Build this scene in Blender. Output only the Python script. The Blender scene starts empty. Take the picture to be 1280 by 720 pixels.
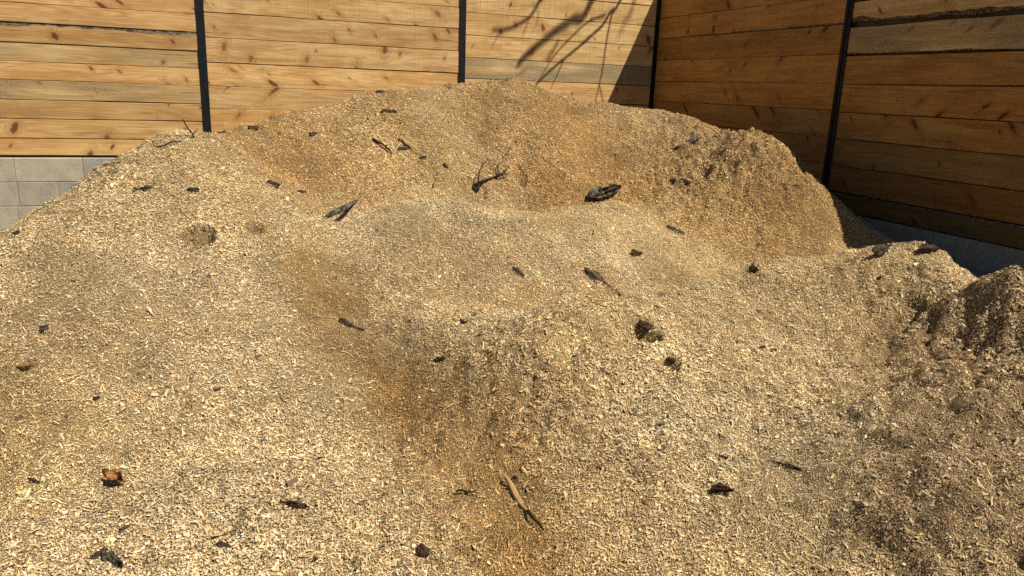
import bpy, bmesh
from mathutils import Vector, Matrix
import numpy as np, math, random
CAMZ = 1.34          # eye height above the yard
DW, XR = 7.5, 4.68   # distance of the back wall face, of the right wall face

def _hash(ix, iy, s):
    h = (ix.astype(np.int64) * 374761393 + iy.astype(np.int64) * 668265263 + s * 1442695041) & 0xFFFFFFFF
    h = ((h ^ (h >> 13)) * 1274126177) & 0xFFFFFFFF
    return ((h ^ (h >> 16)) & 0xFFFFFF) / float(0xFFFFFF)

def vnoise(x, y, s):
    ix, iy = np.floor(x), np.floor(y)
    fx, fy = x - ix, y - iy
    fx = fx * fx * (3 - 2 * fx); fy = fy * fy * (3 - 2 * fy)
    a, b = _hash(ix, iy, s), _hash(ix + 1, iy, s)
    c, d = _hash(ix, iy + 1, s), _hash(ix + 1, iy + 1, s)
    return (a + (b - a) * fx) * (1 - fy) + (c + (d - c) * fx) * fy - 0.5

def fbm(x, y, s, n=3):
    t, a = 0, 1.0
    for k in range(n):
        c, sn = math.cos(1.1 * k), math.sin(1.1 * k)
        t = t + a * vnoise((x * c - y * sn) * 2 ** k, (x * sn + y * c) * 2 ** k, s + k)
        a *= 0.5
    return t

def clods(x, y, cell, s):
    """rounded lumps: a dome on the nearest of jittered cell points"""
    u, v = x / cell, y / cell
    iu, iv = np.floor(u), np.floor(v)
    best = np.full(np.shape(x), 9.0); rad = np.ones(np.shape(x))
    for dx in (-1, 0, 1):
        for dy in (-1, 0, 1):
            cx, cy = iu + dx, iv + dy
            px, py = cx + _hash(cx, cy, s), cy + _hash(cx, cy, s + 7)
            r = 0.35 + 0.5 * _hash(cx, cy, s + 13)
            q = np.hypot(u - px, v - py) / r
            m = q < best
            best = np.where(m, q, best); rad = np.where(m, r, rad)
    return np.sqrt(np.clip(1 - best * best, 0, None)) * rad

PILE_POINTS = [[2.303, 5.8, 1.377], [2.728, 5.8, 1.323], [3.123, 5.7, 1.273], [3.479, 5.4, 1.196], [3.583, 5.2, 1.114], [3.752, 5.0, 1.036], [3.933, 4.85, 1.078], [3.955, 4.5, 0.986], [3.913, 4.15, 0.877], [3.915, 3.98, 0.761], [3.858, 3.75, 0.609], [3.834, 3.6, 0.479], [1.773, 5.8, 1.31], [1.193, 5.7, 1.293], [0.774, 5.6, 1.183], [0.482, 5.4, 1.114], [0.214, 5.15, 1.035], [0.032, 4.85, 1.028], [-0.06, 4.5, 1.028], [-0.276, 4.4, 0.95], [-0.408, 4.35, 0.878], [-0.515, 4.3, 0.832], [-0.722, 4.2, 0.699], [-0.91, 4.1, 0.607], [0.326, 4.3, 0.768], [0.6, 3.9, 0.548], [0.537, 3.3, 0.377], [0.636, 2.65, 0.168], [0.754, 1.907, 0.093], [0.712, 4.6, 0.554], [1.055, 4.6, 0.644], [1.416, 4.6, 0.663], [1.865, 4.62, 0.583], [2.183, 4.55, 0.576], [2.576, 4.5, 0.656], [2.782, 4.2, 0.483], [3.137, 3.8, 0.312], [1.124, 2.65, 0.383], [1.423, 2.75, 0.395], [1.786, 2.9, 0.379], [2.205, 3.0, 0.401], [2.722, 3.1, 0.45], [3.043, 2.9, 0.606], [3.177, 2.6, 0.702], [3.204, 2.45, 0.631], [3.256, 2.32, 0.484], [3.074, 2.1, 0.626], [3.099, 2.02, 0.655], [1.758, 1.484, 0.252], [2.701, 1.715, 0.39], [-0.554, 2.03, 0.09], [-0.18, 1.94, 0.065], [0.219, 1.837, 0.043], [0.707, 1.655, 0.054], [1.202, 1.406, 0.108], [1.576, 1.233, 0.139], [1.825, 1.037, 0.215], [-0.447, 2.75, 0.262], [-0.062, 3.2, 0.38], [0.049, 2.5, 0.158], [-0.533, 3.6, 0.477], [-0.222, 4.0, 0.679], [1.99, 3.6, 0.417], [1.322, 3.7, 0.429], [1.526, 2.105, 0.281], [0.816, 3.1, 0.339], [2.244, 2.3, 0.29], [1.089, 2.05, 0.186], [2.972, 2.38, 0.488], [3.159, 2.05, 0.519], [2.823, 2.22, 0.333], [2.96, 1.9, 0.393], [3.916, 4.15, 0.654], [3.245, 4.75, 0.757], [2.495, 5.25, 0.885], [1.595, 5.2, 0.942], [0.912, 5.15, 0.888], [0.383, 4.95, 0.855], [3.4, 3.4, 0.35], [3.05, 3.3, 0.31], [2.3, 3.3, 0.29], [1.9, 3.15, 0.31], [1.5, 4.9, 0.56], [2.0, 4.9, 0.48], [2.72, 4.8, 0.55], [1.05, 4.85, 0.55], [4.66, 4.07, 0.37], [4.66, 5.0, 0.52], [4.66, 6.0, 0.6], [4.66, 3.3, 0.2], [4.66, 2.4, 0.12], [4.66, 1.4, 0.05], [3.75, 3.0, 0.42], [3.9, 2.5, 0.35], [4.1, 1.6, 0.2], [2.75, 3.35, 0.33], [1.3, 2.95, 0.37], [2.4, 7.4, 0.75], [3.4, 7.0, 0.65], [1.2, 7.3, 0.6], [0.5, 6.6, 0.5], [0.0, 6.0, 0.4], [-0.5, 5.6, 0.25], [-1.0, 5.2, 0.12], [-0.35, 6.8, 0.0], [-1.5, 6.2, -0.05], [-1.5, 4.4, 0.22], [-2.1, 3.9, 0.0], [-2.6, 4.6, -0.1], [-1.2, 3.0, 0.22], [-1.0, 2.2, 0.05], [-1.7, 2.6, 0.0], [-2.4, 2.8, -0.08], [0.2, 1.2, -0.02], [1.0, 0.9, -0.02], [-0.6, 1.3, -0.06], [2.2, 0.6, 0.05], [3.2, 0.6, 0.15], [2.6, 1.2, 0.42], [3.4, 1.5, 0.52], [4.6, 0.4, 0.0], [1.5, 0.2, -0.06], [3.0, -0.2, -0.05], [-2.8, 1.0, -0.15], [-2.8, 6.5, -0.15], [-0.2, 0.2, -0.1]]
ROUGH = [[3.625, 4.8, 0.55, 1.0], [3.822, 4.4, 0.5, 0.95], [2.877, 2.1, 0.55, 0.9], [2.766, 1.75, 0.6, 1.0], [2.29, 1.75, 0.5, 0.8], [1.155, 2.4, 0.42, 0.65], [1.935, 1.3, 0.5, 0.6], [2.367, 5.1, 0.35, 0.45], [0.828, 3.8, 0.3, 0.35], [2.164, 2.2, 0.5, 0.35], [-0.662, 3.7, 0.6, 0.2], [1.196, 5.45, 0.4, 0.4]]
BANK = [[2.805, 1.98, 0.36, 1.0], [2.764, 1.68, 0.42, 1.0], [2.281, 1.55, 0.42, 0.95], [1.929, 1.2, 0.4, 0.9]]
GULLY = [[0.564, 3.45], [0.551, 3.0], [0.624, 2.6], [0.706, 2.25], [0.771, 1.95], [0.751, 1.7]]
RIDGE = [[1.399, 2.74], [1.775, 2.88], [2.206, 3.0], [2.724, 3.1]]
SPUR = [[0.028, 4.7], [0.172, 4.45], [0.341, 4.25], [0.481, 4.05]]
HOLLOW = [[1.099, 3.55], [1.39, 3.3], [1.787, 3.3], [2.299, 3.35]]
DENTS = [[-0.092, 3.884, 0.036, 0.22], [-0.035, 3.864, 0.045, 0.36], [0.205, 3.938, 0.035, 0.09], [1.627, 2.545, 0.07, 0.14], [1.628, 2.331, 0.035, 0.05], [2.905, 2.065, 0.1, 0.06], [2.904, 2.373, 0.06, 0.05], [1.851, 1.072, 0.035, 0.06], [0.659, 4.504, 0.06, 0.05], [3.361, 4.622, 0.06, 0.06], [2.432, 5.092, 0.06, 0.04], [3.642, 4.51, 0.06, 0.06], [3.497, 4.489, 0.05, 0.05], [3.503, 4.691, 0.06, 0.05], [2.134, 5.148, 0.05, 0.04], [1.789, 5.046, 0.05, 0.04], [-0.655, 3.018, 0.03, 0.03]]
DEBRIS = [
    ('slab', 'bark_slab', 'bark', 'grey fissured bark slab jutting up below the peak of the heap', (2.575, 4.888), (2.857, 4.939), 0.1018, 0.05, 38, 0.06, 0.25, 'bark_grey'),
    ('slab', 'bark_slab', 'bark', 'long dark pointed bark slab lying flat in the middle hollow of the heap', (1.898, 3.594), (2.052, 3.396), 0.0613, 0.012, 8, 0.004, 0.12, 'bark_dark'),
    ('slab', 'bark_piece', 'bark', 'black bark piece with a thin tail on the left of the orange streak', (0.524, 3.368), (0.574, 3.3), 0.0337, 0.018, 20, 0.016, 0.3, 'bark_dark'),
    ('slab', 'bark_piece', 'bark', 'thin dark bark strip trailing right of the black piece on the orange streak', (0.572, 3.311), (0.623, 3.275), 0.0186, 0.008, 10, 0.008, 0.2, 'bark_brown'),
    ('splinter', 'wood_splinter', 'splinter', 'long tan splinter with a dark lower end at the foot of the orange streak', (0.862, 2.125), (0.884, 1.817), 0.0212, 0.008, 20, 0.005, 0.1, 'pale_wood'),
    ('leaf', 'dead_leaf', 'leaf', 'curled orange dead leaf on the lower left slope', (-0.348, 2.387), (-0.287, 2.34), 0.0509, 0.002, 12, 0.02, 0.5, 'leaf_orange'),
    ('slab', 'bark_piece', 'bark', 'dark grey oblong bark piece in the bottom left corner of the heap', (-0.332, 2.084), (-0.273, 2.026), 0.0336, 0.016, 12, 0.014, 0.2, 'bark_grey'),
    ('slab', 'bark_piece', 'bark', 'brown bark strip leaning on the dark grey oblong piece at the bottom left', (-0.356, 2.059), (-0.316, 2.101), 0.0182, 0.008, 25, 0.012, 0.2, 'bark_brown'),
    ('slab', 'bark_piece', 'bark', 'small flat grey chip of bark below the orange leaf', (-0.294, 2.161), (-0.263, 2.17), 0.0186, 0.006, 8, 0.008, 0.15, 'bark_grey'),
    ('slab', 'bark_piece', 'bark', 'black bark knot with stubs beside the pale lower left slope', (0.164, 2.163), (0.23, 2.118), 0.0237, 0.018, 15, 0.012, 0.3, 'bark_dark'),
    ('twig', 'twig', 'twig', 'short black twig pointing left of the black bark knot', (0.143, 2.16), (0.181, 2.146), 0.0079, 0.004, 0, 0.012, 0.2, 'twig_dark'),
    ('slab', 'bark_piece', 'bark', 'small ragged black bark piece under a tan sliver near the bottom edge', (-0.041, 2.029), (0.001, 2.029), 0.0229, 0.012, 18, 0.01, 0.3, 'bark_dark'),
    ('splinter', 'wood_splinter', 'splinter', 'tan sliver lying above the ragged black bark piece near the bottom edge', (-0.057, 2.043), (0.005, 2.093), 0.0077, 0.004, 10, 0.014, 0.1, 'pale_wood'),
    ('slab', 'bark_piece', 'bark', 'dark rounded bark nugget alone near the bottom centre', (0.514, 1.907), (0.531, 1.855), 0.0324, 0.018, 0, 0.012, 0.3, 'bark_brown'),
    ('twig', 'twig', 'twig', 'short wavy black twig left of the long tan splinter', (0.705, 2.142), (0.771, 2.107), 0.0082, 0.004, 0, 0.009, 0.25, 'twig_dark'),
    ('slab', 'bark_piece', 'bark', 'dark triangular bark piece low on the right front slope', (1.396, 1.722), (1.442, 1.662), 0.0345, 0.012, 35, 0.03, 0.15, 'bark_tri'),
    ('slab', 'bark_piece', 'bark', 'grey tapering bark sliver low on the right front slope', (1.663, 1.745), (1.691, 1.657), 0.0224, 0.008, 12, 0.01, 0.15, 'bark_grey'),
    ('slab', 'bark_piece', 'bark', 'dark bark wedge standing up on the crest of the right front mound', (2.964, 2.66), (3.093, 2.664), 0.0649, 0.014, 62, 0.05, 0.15, 'bark_dark'),
    ('slab', 'bark_piece', 'bark', 'curled brown bark on the crest of the right front mound', (3.102, 2.54), (3.2, 2.502), 0.0519, 0.01, 45, 0.035, 0.5, 'bark_brown'),
    ('slab', 'bark_piece', 'bark', 'small black wedge of bark in the dip left of the right front mound', (2.503, 2.988), (2.528, 2.94), 0.0505, 0.01, 55, 0.035, 0.1, 'bark_tri'),
    ('slab', 'bark_piece', 'bark', 'small black triangular bark bit above the long dark slab', (2.343, 3.878), (2.46, 3.922), 0.0495, 0.01, 50, 0.03, 0.1, 'bark_tri'),
    ('slab', 'bark_piece', 'bark', 'narrow dark bark chip beside a pale stalk in the middle of the heap', (1.505, 3.684), (1.535, 3.596), 0.03, 0.008, 15, 0.012, 0.2, 'bark_dark'),
    ('splinter', 'stalk', 'stalk', 'thin pale curved stalk above the narrow dark bark chip', (1.481, 3.72), (1.557, 3.699), 0.0087, 0.003, 0, 0.014, 0.15, 'pale_wood'),
    ('slab', 'bark_piece', 'bark', 'black bark lump on the upper left mound', (-0.096, 4.151), (-0.036, 4.152), 0.0354, 0.02, 10, 0.012, 0.2, 'bark_dark'),
    ('slab', 'bark_piece', 'bark', 'dark ragged bark bit beside the left silhouette of the heap', (-0.303, 4.181), (-0.26, 4.216), 0.0314, 0.014, 15, 0.012, 0.2, 'bark_dark'),
    ('twig', 'twig', 'twig', 'thin black twig by the ragged bark bit on the left mound', (-0.34, 4.187), (-0.282, 4.193), 0.009, 0.003, 0, 0.01, 0.1, 'twig_dark'),
    ('twigup', 'twig', 'twig', 'upright thin twig sticking out of the left crest against the boards', (-0.054, 4.517), (-0.09, 4.523, 1.115), 0.0096, 0.004, 0, 0.0, 0.1, 'twig_dark'),
    ('twig', 'twig', 'twig', 'long thin dark twig lying just under the left crest', (-0.233, 4.457), (-0.106, 4.444), 0.0095, 0.004, 0, 0.012, 0.15, 'twig_dark'),
    ('slab', 'bark_piece', 'bark', 'small dark bark bit on the crest at the foot of the left post', (0.088, 5.088), (0.131, 5.127), 0.0271, 0.014, 5, 0.01, 0.2, 'bark_dark'),
    ('slab', 'bark_piece', 'bark', 'brown bark lump on the crest between the two back posts', (0.262, 5.183), (0.331, 5.261), 0.0443, 0.02, 10, 0.012, 0.25, 'bark_brown'),
    ('slab', 'bark_nugget', 'bark', 'dark brown bark nugget on the spur between mound and hollow', (0.305, 4.345), (0.361, 4.376), 0.042, 0.024, 5, 0.014, 0.3, 'bark_brown'),
    ('slab', 'bark_piece', 'bark', 'thin flat dark bark strip in the left of the upper hollow', (0.515, 4.817), (0.576, 4.848), 0.0208, 0.008, 10, 0.01, 0.1, 'bark_dark'),
    ('slab', 'bark_piece', 'bark', 'black bark bit high on the left of the back slope', (0.649, 5.228), (0.702, 5.272), 0.0336, 0.014, 15, 0.012, 0.2, 'bark_dark'),
    ('slab', 'bark_piece', 'bark', 'black bark bit sitting on the skyline of the heap left of the middle post', (1.192, 5.696), (1.252, 5.673), 0.0307, 0.016, 5, 0.014, 0.2, 'bark_dark'),
    ('slab', 'bark_piece', 'bark', 'wide dark bark chip just below the skyline left of the middle post', (1.17, 5.462), (1.288, 5.425), 0.0354, 0.012, 20, 0.012, 0.2, 'bark_brown'),
    ('splinter', 'wood_splinter', 'splinter', 'slim tan splinter crossing a dark bark chip on the upper slope', (1.255, 5.29), (1.394, 5.183), 0.0172, 0.005, 0, 0.016, 0.05, 'pale_wood'),
    ('slab', 'bark_piece', 'bark', 'dark bark chip under the slim tan splinter on the upper slope', (1.232, 5.218), (1.336, 5.224), 0.0342, 0.01, 20, 0.01, 0.2, 'bark_dark'),
    ('twig', 'twig', 'twig', 'dark thin stick left of the slim tan splinter on the upper slope', (1.077, 5.267), (1.191, 5.183), 0.017, 0.005, 0, 0.012, 0.05, 'twig_dark'),
    ('slab', 'bark_piece', 'bark', 'tiny black bark chip at the lower end of the slim tan splinter', (1.381, 5.176), (1.432, 5.173), 0.0228, 0.01, 15, 0.01, 0.2, 'bark_dark'),
    ('branchlet', 'branchlet', 'twig', 'forked dark branchlet with a curved upright shoot in the upper hollow', (1.751, 5.059), (2.065, 5.207), 0.0171, 0.007, 0, 0.012, 0.1, 'twig_dark'),
    ('splinter', 'wood_splinter', 'splinter', 'small brown stick standing in the upper hollow left of the branchlet', (1.44, 5.033), (1.487, 5.081), 0.0168, 0.005, 0, 0.016, 0.05, 'brown_wood'),
    ('slab', 'bark_slab', 'bark', 'arched grey bark half buried high on the right of the back mound', (3.349, 4.984), (3.57, 4.972), 0.0899, 0.02, 25, 0.04, 0.9, 'bark_grey'),
    ('slab', 'bark_piece', 'bark', 'black bark bit left of a grey one on the back right slope', (3.176, 4.766), (3.192, 4.706), 0.0364, 0.014, 10, 0.012, 0.2, 'bark_dark'),
    ('slab', 'bark_piece', 'bark', 'grey black bark bit right of its neighbour on the back right slope', (3.216, 4.692), (3.238, 4.6), 0.0361, 0.014, 10, 0.012, 0.2, 'bark_grey'),
    ('slab', 'bark_slab', 'bark', 'rough dark bark strip set into the left end of the middle ridge', (0.601, 4.223), (0.895, 4.882), 0.0346, 0.016, 30, 0.03, 0.3, 'bark_grey'),
    ('slab', 'bark_piece', 'bark', 'brown bark piece over the dark hole in the middle of the right mound', (1.648, 2.618), (1.698, 2.584), 0.0342, 0.016, -30, 0.022, 0.2, 'bark_brown'),
    ('slab', 'bark_piece', 'bark', 'small black bark bit below the hole of the right mound', (1.634, 2.372), (1.662, 2.342), 0.0194, 0.012, 15, 0.008, 0.2, 'bark_dark'),
    ('slab', 'bark_piece', 'bark', 'curled tan bark piece with a dark hollow at the far left of the slope', (-0.683, 3.04), (-0.633, 3.034), 0.0347, 0.008, 30, 0.016, 0.6, 'brown_wood'),
    ('slab', 'bark_nugget', 'bark', 'round black bark nugget on the left slope', (-0.636, 3.298), (-0.609, 3.282), 0.0258, 0.016, 0, 0.01, 0.2, 'bark_dark'),
    ('splinter', 'wood_splinter', 'splinter', 'short whitish stick on the left slope', (-0.263, 3.377), (-0.234, 3.311), 0.0111, 0.006, 0, 0.012, 0.05, 'white_wood'),
    ('slab', 'bark_piece', 'bark', 'small dark bark bit right of the orange streak in the centre', (0.827, 2.842), (0.866, 2.804), 0.0199, 0.01, 15, 0.012, 0.2, 'bark_brown'),
    ('slab', 'bark_piece', 'bark', 'flat dark bark strip on the right rim of the middle ridge', (2.855, 4.284), (2.948, 4.188), 0.033, 0.01, 8, 0.008, 0.1, 'bark_grey'),
    ('splinter', 'stalk', 'stalk', 'thin pale stalk standing below the grey fissured slab', (2.153, 3.997), (2.28, 4.19), 0.01, 0.003, 0, 0.014, 0.05, 'pale_wood'),
    ('slab', 'bark_piece', 'bark', 'left of two tiny black bark bits high on the right front slope', (2.114, 2.403), (2.134, 2.387), 0.0142, 0.008, 10, 0.008, 0.2, 'bark_dark'),
    ('slab', 'bark_piece', 'bark', 'right of two tiny black bark bits high on the right front slope', (2.153, 2.378), (2.173, 2.362), 0.0142, 0.008, 10, 0.008, 0.2, 'bark_dark'),
    ('slab', 'bark_piece', 'bark', 'black bark bit on the lower left silhouette of the heap near the block wall', (-0.839, 4.007), (-0.811, 4.015), 0.022, 0.014, 10, 0.012, 0.2, 'bark_dark'),
    ('slab', 'bark_piece', 'bark', 'dark bark chip on the left slope just above the pale front', (-0.411, 2.792), (-0.39, 2.787), 0.0128, 0.008, 12, 0.01, 0.2, 'bark_dark'),
    ('slab', 'bark_piece', 'bark', 'dark bark chip below the middle post on the back slope', (1.538, 5.138), (1.572, 5.114), 0.0285, 0.01, 12, 0.01, 0.2, 'bark_dark'),
    ('slab', 'bark_piece', 'bark', 'brown bark bit near the bottom left edge under the orange leaf', (-0.557, 2.436), (-0.514, 2.39), 0.0116, 0.008, 12, 0.008, 0.2, 'bark_brown'),
    ('slab', 'bark_piece', 'bark', 'small dark bark chip right of the long tan splinter', (0.89, 2.095), (0.895, 2.061), 0.0109, 0.006, 12, 0.01, 0.2, 'bark_dark'),
    ('slab', 'bark_piece', 'bark', 'small grey bark chip above the dark triangular piece on the right front slope', (1.509, 1.833), (1.53, 1.815), 0.014, 0.008, 12, 0.01, 0.2, 'bark_grey'),
    ('slab', 'bark_piece', 'bark', 'dark bark chip at the left rim of the bumpy centre', (1.01, 3.072), (1.021, 3.004), 0.0142, 0.009, 12, 0.01, 0.2, 'bark_dark'),
]
BRANCHES = [
    ([(4.178, 0.94), (4.063, 0.805), (3.983, 0.672), (3.866, 0.568), (3.666, 0.399), (3.5, 0.27), (3.335, 0.128), (3.196, -0.009)], 2.7, 0.017, 0.008, 8.2),
    ([(4.013, 0.779), (3.819, 0.701), (3.656, 0.564), (3.477, 0.382), (3.366, 0.235), (3.274, 0.075)], 2.8, 0.009, 0.004, None),
    ([(4.103, 0.855), (4.057, 0.647), (4.031, 0.417), (4.015, 0.234), (3.988, 0.076), (3.954, -0.118)], 2.6, 0.009, 0.005, None),
    ([(3.988, 0.076), (4.039, -0.082), (4.063, -0.132)], 2.6, 0.005, 0.004, None),
    ([(3.547, 0.287), (3.489, 0.163), (3.415, -0.002)], 2.7, 0.008, 0.004, None),
    ([(3.842, 0.916), (3.615, 0.696), (3.482, 0.613), (3.316, 0.485), (3.144, 0.347), (3.041, 0.24)], 5.2, 0.036, 0.022, 9.6),
    ([(4.347, 0.952), (4.281, 0.811), (4.176, 0.545)], 8.0, 0.012, 0.008, 10.2),
    ([(3.26, 0.889), (3.195, 0.77), (3.142, 0.7), (3.069, 0.646), (2.94, 0.58), (2.829, 0.552), (2.743, 0.55)], 3.8, 0.016, 0.009, None),
    ([(3.623, 1.434), (3.418, 1.114), (3.26, 0.889)], 3.8, 0.022, 0.016, 8.6),
    ([(2.854, 0.564), (2.797, 0.484), (2.74, 0.382)], 3.85, 0.006, 0.004, None),
    ([(3.142, 0.7), (3.106, 0.595), (3.066, 0.5)], 3.8, 0.006, 0.004, None),
    ([(3.211, 0.801), (3.242, 0.714), (3.179, 0.545)], 3.85, 0.005, 0.003, None),
    ([(3.21, 0.824), (3.123, 0.795), (3.036, 0.789)], 3.85, 0.005, 0.003, None),
    ([(3.479, 0.499), (3.43, 0.401), (3.361, 0.318)], 5.5, 0.014, 0.008, None),
]
P_BACK = [(0.029, 4.618), (0.218, 4.481), (0.371, 4.353), (0.555, 4.148), (0.757, 4.734), (1.139, 4.966), (1.535, 4.988), (2.017, 4.997), (2.275, 4.74), (2.767, 4.889), (2.82, 4.257), (3.173, 3.845), (2.843, 3.014), (3.843, 3.634), (4.5, 4.2), (4.6, 7.4), (0.2, 7.4)]
P_BANK = [(2.926, 2.445), (2.928, 2.223), (3.033, 1.963), (4.0, 1.0), (2.6, 0.4), (1.617, 1.232), (1.672, 1.381), (1.845, 1.587), (2.05, 1.753), (2.669, 2.29)]
STREAK = [(0.454, 3.723), (0.519, 3.42), (0.528, 3.07), (0.642, 2.813), (0.748, 2.384), (0.789, 2.035), (0.77, 1.745)]
Z_BROWN = [(0.483, 5.01, 0.3, 1), (0.841, 5.059, 0.3, 0.6), (2.102, 5.241, 0.32, 0.9), (2.295, 5.071, 0.22, 0.8), (3.59, 3.856, 0.3, 0.5), (0.495, 3.076, 0.16, 0.8), (0.689, 2.874, 0.2, 0.6), (1.244, 3.733, 0.3, 0.4), (0.071, 4.04, 0.2, 0.4), (1.916, 3.544, 0.28, 0.6), (2.644, 3.691, 0.2, 0.4), (1.325, 3.706, 0.3, 0.4), (1.0, 3.805, 0.3, 0.3), (1.907, 3.525, 0.2, 0.9), (2.594, 3.701, 0.2, 0.7), (1.482, 3.518, 0.2, 0.8)]
Z_GOLD = [(2.669, 5.336, 0.3, 1), (2.792, 5.077, 0.28, 1), (2.567, 5.586, 0.3, 0.8), (1.985, 5.65, 0.4, 0.5), (0.841, 2.139, 0.3, 0.5), (0.984, 1.823, 0.25, 0.4)]
Z_PALE = [(0.284, 4.293, 0.16, 0.7), (0.5, 4.044, 0.16, 0.6), (1.273, 2.597, 0.22, 0.9), (2.533, 2.877, 0.25, 0.7), (2.972, 2.825, 0.25, 0.8), (1.869, 4.102, 0.4, 0.8), (1.335, 4.332, 0.3, 0.6), (2.877, 3.953, 0.3, 0.8), (1.517, 2.645, 0.3, 0.9), (2.142, 2.849, 0.3, 0.8), (1.76, 2.188, 0.35, 0.5), (3.06, 2.576, 0.35, 1), (2.725, 2.818, 0.3, 0.9), (-0.428, 2.536, 0.3, 0.6), (-0.003, 2.505, 0.3, 0.6), (-0.027, 4.359, 0.25, 0.6)]
Z_GREY = [(2.765, 2.053, 0.35, 1), (2.165, 1.375, 0.35, 1), (1.88, 1.408, 0.2, 0.9), (1.823, 1.174, 0.3, 1), (0.453, 2.107, 0.18, 0.8), (-0.347, 3.036, 0.4, 0.6), (-0.427, 2.142, 0.3, 0.4), (1.275, 3.558, 0.25, 0.5), (1.144, 2.376, 0.3, 0.3), (3.773, 4.278, 0.35, 0.6), (0.028, 2.133, 0.25, 0.5)]
SKY_STRENGTH = 0.05
SUN_STRENGTH = 5.0
EXPOSURE = 0.46
CHIPS = 2100000


_P = np.array(PILE_POINTS, float)
def swell(x, y):
    return 0.060 * fbm(x * 1.3, y * 1.3, 3) + 0.030 * fbm(x * 4.5, y * 4.5, 11, 3)

def _tps_fit():
    n = len(_P)
    d = np.hypot(_P[:, None, 0] - _P[None, :, 0], _P[:, None, 1] - _P[None, :, 1])
    K = np.where(d > 0, d * d * np.log(d + 1e-9), 0) + 0.0015 * np.eye(n)
    A = np.zeros((n + 3, n + 3)); A[:n, :n] = K
    A[:n, n] = 1; A[:n, n + 1:] = _P[:, :2]; A[n, :n] = 1; A[n + 1:, :n] = _P[:, :2].T
    rest = _P[:, 2] - swell(_P[:, 0], _P[:, 1])
    return np.linalg.solve(A, np.concatenate([rest, [0, 0, 0]]))

_W = _tps_fit()

def gauss(x, y, cx, cy, r):
    return np.exp(-((x - cx) ** 2 + (y - cy) ** 2) / (r * r))

def zone(x, y, blobs):
    m = 0
    for (cx, cy, r, a) in blobs:
        m = np.maximum(m, a * gauss(x, y, cx, cy, r))
    return m

def seg_dist(x, y, pts):
    best = np.full(np.shape(x), 99.0)
    for (ax, ay), (bx, by) in zip(pts[:-1], pts[1:]):
        vx, vy = bx - ax, by - ay
        t = np.clip(((x - ax) * vx + (y - ay) * vy) / (vx * vx + vy * vy), 0, 1)
        best = np.minimum(best, np.hypot(x - ax - t * vx, y - ay - t * vy))
    return best

def pile_base(x, y):
    sh = np.shape(x); xf, yf = np.ravel(x), np.ravel(y)
    out = np.empty(len(xf)); n = len(_P)
    for a in range(0, len(xf), 20000):
        xx, yy = xf[a:a + 20000], yf[a:a + 20000]
        d = np.hypot(xx[:, None] - _P[None, :, 0], yy[:, None] - _P[None, :, 1])
        out[a:a + 20000] = (d * d * np.log(d + 1e-9)) @ _W[:n] + _W[n] + _W[n + 1] * xx + _W[n + 2] * yy
    return out.reshape(sh)

def pile_height(x, y):
    """height of the heap above the yard"""
    h = pile_base(x, y)
    # the pushed-up mass is uneven at every size
    h = h + swell(x, y)
    # gully down the middle, the ridge of the right mound and the hollow behind it
    h = h - 0.085 * np.clip((y - 1.4) / 1.0, 0.15, 1) * np.exp(-(seg_dist(x, y, GULLY) / 0.26) ** 2)
    h = h + 0.085 * np.exp(-(seg_dist(x, y, RIDGE) / 0.22) ** 2) + 0.022 * np.exp(-(seg_dist(x, y, SPUR) / 0.22) ** 2)
    h = h - 0.055 * np.exp(-(seg_dist(x, y, HOLLOW) / 0.22) ** 2)
    # broken-off bank at the right: a raised block with a rough face
    b = zone(x, y, BANK) + 0.18 * fbm(x * 8, y * 8, 15, 3)
    b = np.clip((b - 0.42) / 0.16, 0, 1); h = h + 0.03 * b * b * (3 - 2 * b)
    h = h + 0.010 * fbm(x * 22, y * 22, 21, 2)
    rough = zone(x, y, ROUGH)
    patch = np.clip(fbm(x * 2.1, y * 2.1, 55, 2) * 2.2 + 0.1, 0, 1)
    wx, wy = x + 0.05 * vnoise(x * 9, y * 9, 61), y + 0.05 * vnoise(x * 9, y * 9, 62)
    lump = 0.038 * clods(wx, wy, 0.19, 31) + 0.052 * clods(wx, wy, 0.085, 37) + 0.040 * clods(x, y, 0.042, 41)
    h = h + rough * lump + (0.2 + 0.8 * patch * (1 - rough)) * (0.030 * clods(wx, wy, 0.09, 43) + 0.020 * clods(x, y, 0.035, 47))
    for (cx, cy, r, a) in DENTS:
        q = np.hypot(x - cx, y - cy) / r
        h = h - a * np.exp(-q ** 6) + 0.05 * a * np.exp(-((q - 1.4) / 0.4) ** 2)
    return np.maximum(h - 0.04, -0.2)
# ---------------------------------------------------------------- scene basics
C = bpy.context.scene.collection
R = math.radians
rnd = random.Random(5)
rng = np.random.default_rng(7)
SUN = np.array([0.368, -0.405, 0.838]); SUN /= np.linalg.norm(SUN)

def tag(o, label=None, cat=None, group=None, kind=None):
    if label: o['label'] = label
    if cat: o['category'] = cat
    if group: o['group'] = group
    if kind: o['kind'] = kind
    return o

def link(name, me, mat=None, parent=None):
    o = bpy.data.objects.new(name, me); C.objects.link(o)
    if mat is not None:
        for m in (mat if isinstance(mat, (list, tuple)) else [mat]): me.materials.append(m)
    if parent is not None: o.parent = parent
    return o

def empty(name, loc):
    o = bpy.data.objects.new(name, None); C.objects.link(o); o.location = loc
    o.empty_display_size = 0.2
    return o

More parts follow.
